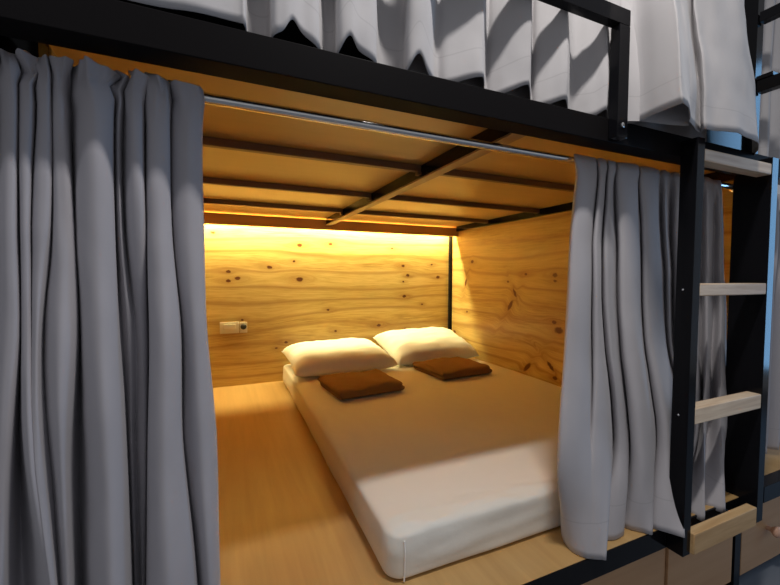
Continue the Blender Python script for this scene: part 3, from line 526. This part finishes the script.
def mat_fn(p):
    top = min(1, max(0, (p.z - (MZ - .07)) / .07))
    fx = min(1, max(0, (p.y - MY0) / .16))
    near = (1 - fx)
    w = Vector((0, 0, 0))
    w.z += top * (.004 * noise.noise(Vector((p.x * 2.5, p.y * 2.5, 0))) + .0012 * noise.noise(Vector((p.x * 22, p.y * 14, 3))))
    # rumples where the fitted sheet is pulled over the foot end
    rum = noise.noise(Vector((p.x * 9, p.y * 26 + p.x * 5, p.z * 22))) * .006 + noise.noise(Vector((p.x * 22, p.y * 60, p.z * 40 + 4))) * .003
    w.z += near * top * rum
    if p.y < MY0 + .03: w.y -= .005 * math.sin((p.z - FZ) / (MZ - FZ) * math.pi) + noise.noise(Vector((p.x * 6, 2, p.z * 30))) * .003
    if p.x < MX0 + .03: w.x -= .008 * math.sin((p.z - FZ) / (MZ - FZ) * math.pi) + noise.noise(Vector((p.y * 4, 7, p.z * 18))) * .004
    w.x += .020 * (p.y - MY0) / (MY1 - MY0) * (MX1 - p.x) / (MX1 - MX0)
    rim = math.exp(-((p.y - MY0 - .012) / .02) ** 2) * top
    w.z += rim * (.006 * noise.noise(Vector((p.x * 7, 1, 1))) + .004 * noise.noise(Vector((p.x * 34, 5, 1))) + .002)
    w.z -= near * near * .002 * top
    if p.z < FZ + .004: w.z = max(w.z, 0)
    return w
m = thing('mattress', ((MX0 + MX1) / 2, (MY0 + MY1) / 2, FZ), 'double mattress in a white fitted sheet on the wooden platform', 'mattress')
obj('fitted_sheet', soft_box(MX0, MX1, MY0, MY1, FZ + .001, MZ, .045, .013, 110, 130, 20, mat_fn), M['sheet'], m, angle=60)
bm = bmesh.new()
pts = [Vector(p) + mat_fn(Vector(p)) + Vector((0, -.0005, 0)) for p in [(MX0 + .034, MY0, FZ + .006 + (MZ - .02 - FZ - .006) * i / 8) for i in range(9)]]
for a, b_ in zip(pts, pts[1:]): tube(bm, a, b_, .0022, 8)
obj('corner_seam', bm, M['seam'], m)

# ------------------------------------------------------------------ pillows
def pillow(loc, w, d, h, rot, tilt, label, seed, roll_=0):
    bm = bmesh.new()
    nx, ny = 44, 30
    def surf(s):
        vs = []
        for j in range(ny + 1):
            row = []
            for i in range(nx + 1):
                a, b_ = 2 * i / nx - 1, 2 * j / ny - 1
                pin = 1 - .07 * (1 - abs(b_) ** 3) * (abs(a) ** 6) * 0 - .05 * (1 - a * a) * abs(b_) ** 4
                pinx = 1 - .05 * (1 - b_ * b_) * abs(a) ** 4
                x, y = a * w / 2 * pinx, b_ * d / 2 * pin
                t_ = max(0, (1 - abs(a) ** 5)) ** .5 * max(0, (1 - abs(b_) ** 4)) ** .5
                z = s * h / 2 * t_
                q = Vector((a * 3 + seed, b_ * 3, s))
                z += t_ * (.010 * noise.noise(q * .8) + .006 * noise.noise(Vector((a * 2.5 + seed, b_ * 9, 5 * s))))
                # radiating gathers at the ends
                z += s * .007 * (abs(a) ** 3) * t_ * math.sin(b_ * 17 + seed + a * 2)
                z += s * .005 * (abs(b_) ** 3) * t_ * math.sin(a * 24 + seed * 2 + 2 * noise.noise(Vector((a * 4, seed, 1))))
                if s < 0: z *= .55
                row.append(bm.verts.new((x, y, z)))
            vs.append(row)
        for j in range(ny):
            for i in range(nx):
                f = (vs[j][i], vs[j][i + 1], vs[j + 1][i + 1], vs[j + 1][i])
                bm.faces.new(f if s > 0 else f[::-1])
    surf(1); surf(-1)
    bmesh.ops.remove_doubles(bm, verts=bm.verts, dist=1e-4)
    bmesh.ops.rotate(bm, verts=bm.verts, cent=(0, 0, 0), matrix=Matrix.Rotation(tilt, 3, 'X'))
    bmesh.ops.rotate(bm, verts=bm.verts, cent=(0, 0, 0), matrix=Matrix.Rotation(roll_, 3, 'Y'))
    bmesh.ops.rotate(bm, verts=bm.verts, cent=(0, 0, 0), matrix=Matrix.Rotation(rot, 3, 'Z'))
    lo = min(v.co.z for v in bm.verts)
    bmesh.ops.translate(bm, verts=bm.verts, vec=(loc[0], loc[1], loc[2] - lo))
    o = obj('pillow', bm, M['pillow'], None, loc, angle=75)
    return tag(o, label, 'pillow', 'white pillows at the head of the mattress')
pillow((.685, 2.43, MZ + .001), .655, .48, .175, .02, .11, 'left white pillow, on the mattress side toward the wall switch', 1.3)
pillow((1.355, 2.47, MZ + .001), .665, .43, .185, .05, .28, 'right white pillow, in the corner beside the side wall', 5.1)

# ------------------------------------------------------------------ folded towels
def towel(loc, w, d, rot, label, seed):
    """a towel folded into flat layers: one long rounded zigzag strip with a soft top"""
    bm = bmesh.new()
    th, nl = .018, 3
    # profile in (x, z): layers joined by rounded folds at alternating ends
    path = []
    for k in range(nl):
        z = th * (k + .5)
        e = .004 * (k % 2)
        xs = [(-w / 2 + .008 + e) + (w - .016 - e) * i / 26 for i in range(27)]
        if k % 2: xs.reverse()
        path += [(x, z) for x in xs]
        if k < nl - 1:
            xe = xs[-1]; sgn = 1 if xe > 0 else -1
            for q in (-60, -25, 10 + 15, 60): path.append((xe + sgn * .009 * math.cos(math.radians(q)), z + th / 2 + th / 2 * math.sin(math.radians(q))))
    path = path[::-1] if False else path
    n = 24
    def ring_pts(off):
        out = []
        for i, (x, z) in enumerate(path):
            a = path[max(0, i - 1)]; b_ = path[min(len(path) - 1, i + 1)]
            tx, tz = b_[0] - a[0], b_[1] - a[1]; L = math.hypot(tx, tz) or 1
            out.append((x - tz / L * off, z + tx / L * off))
        return out
    up, dn = ring_pts(th * .47), ring_pts(-th * .47)
    loop = up + dn[::-1]
    rows = []
    for j in range(n + 1):
        b_ = 2 * j / n - 1
        y = b_ * d / 2
        sh = 1 - .35 * abs(b_) ** 14
        row = []
        for (x, z) in loop:
            zz = th * nl / 2 + (z - th * nl / 2) * sh
            row.append(bm.verts.new((x * (1 - .012 * abs(b_) ** 8), y + .004 * noise.noise(Vector((x * 12, z * 90, seed))) * abs(b_), zz)))
        rows.append(row)
    for A, B in zip(rows, rows[1:]):
        for i in range(len(loop)):
            k = (i + 1) % len(loop)
            bm.faces.new((A[i], A[k], B[k], B[i]))
    bm.faces.new(rows[0][::-1]); bm.faces.new(rows[-1])
    zt = th * nl
    for v in bm.verts:
        k = v.co.z / zt
        v.co.z += k * (.012 * noise.noise(Vector((v.co.x * 7 + seed, v.co.y * 7, 1))) + .005 * noise.noise(Vector((v.co.x * 19 + seed, v.co.y * 19, 6))))
        v.co.x += .006 * noise.noise(Vector((v.co.y * 8, seed, v.co.z * 25)))
    bmesh.ops.recalc_face_normals(bm, faces=bm.faces)
    bmesh.ops.rotate(bm, verts=bm.verts, cent=(0, 0, 0), matrix=Matrix.Rotation(rot, 3, 'Z'))
    lo = min(v.co.z for v in bm.verts)
    bmesh.ops.translate(bm, verts=bm.verts, vec=(loc[0], loc[1], loc[2] - lo))
    return tag(obj('folded_towel', bm, M['towel'], None, loc, angle=70), label, 'towel', 'folded brown towels on the mattress')
towel((.665, 1.94, MZ + .0015), .355, .33, .09, 'folded brown towel lying in front of the left pillow', 2.0)
towel((1.315, 2.06, MZ + .0015), .36, .34, .07, 'folded brown towel lying in front of the right pillow', 6.5)

# ------------------------------------------------------------------ wall switch
s = thing('light_switch', (.033, YB, -.341), 'ivory light switch plate on the pine back wall', 'light switch')
obj('plate', BX(-.025, .092, YB - .008, YB - .0005, -.379, -.304, bev=.003), M['plastic'], s)
obj('rocker', BX(-.004, .071, YB - .013, YB - .0082, -.352, -.318, bev=.002), M['plastic'], s)
s = thing('dimmer', (.118, YB, -.345), 'small square wall plate with dark round dimmer knob beside the light switch', 'dimmer')
obj('plate', BX(.096, .142, YB - .007, YB - .0005, -.379, -.308, bev=.002), M['plastic'], s)
obj('knob', lathe(bmesh.new(), [(.019, 0), (.019, .008), (.015, .014), (.013, .016)], (.119, YB - .0075, -.338), (0, -1, 0), 24), M['dark'], s, angle=50, label='dark round knob')

# ------------------------------------------------------------------ light
led = obj('led_strip', BX(XL + .01, XR - .03, 2.664, 2.674, .372, .376, bev=0), M['led'], None, (.72, 2.669, .372))
tag(led, 'warm glowing light strip tucked behind the board along the back wall top', 'light strip')
def area(name, loc, rot, sx, sy, power, col, spread=None):
    L = bpy.data.lights.new(name, 'AREA'); L.shape = 'RECTANGLE'; L.size = sx; L.size_y = sy; L.energy = power; L.color = col
    if spread: L.spread = spread
    o = bpy.data.objects.new(name, L); COL.objects.link(o); o.location = (loc[0], loc[1], loc[2] + H); o.rotation_euler = rot
    return o
area('led_light', (.72, 2.669, .370), (0, 0, 0), 1.94, .010, LED_W, (1, .89, .42))
area('ceiling_lamp', (.52, .25, 1.45), (0, 0, 0), .30, .06, LAMP_W, (1, .965, .93))
area('left_curtain_fill', (-.75, .23, 1.45), (0, 0, 0), .5, .06, LAMP_W * .2, (.93, .95, 1))  # weak fill added only to brighten the left curtain
area('window_light', (4.4, -.50, .55), (0, math.radians(90), 0), 2.7, .36, WIN_W, (.24, .56, 1))
w = bpy.data.worlds.new('world'); SC.world = w; w.use_nodes = True
bg = w.node_tree.nodes['Background']; bg.inputs[0].default_value = (.60, .61, .65, 1); bg.inputs[1].default_value = WORLD
SC.view_settings.view_transform = 'Standard'; SC.view_settings.look = 'None'; SC.view_settings.exposure = EXPO
SC.cycles.max_bounces = 10; SC.cycles.diffuse_bounces = 8
SC.cycles.use_denoising = True
SC.cycles.sample_clamp_indirect = 6
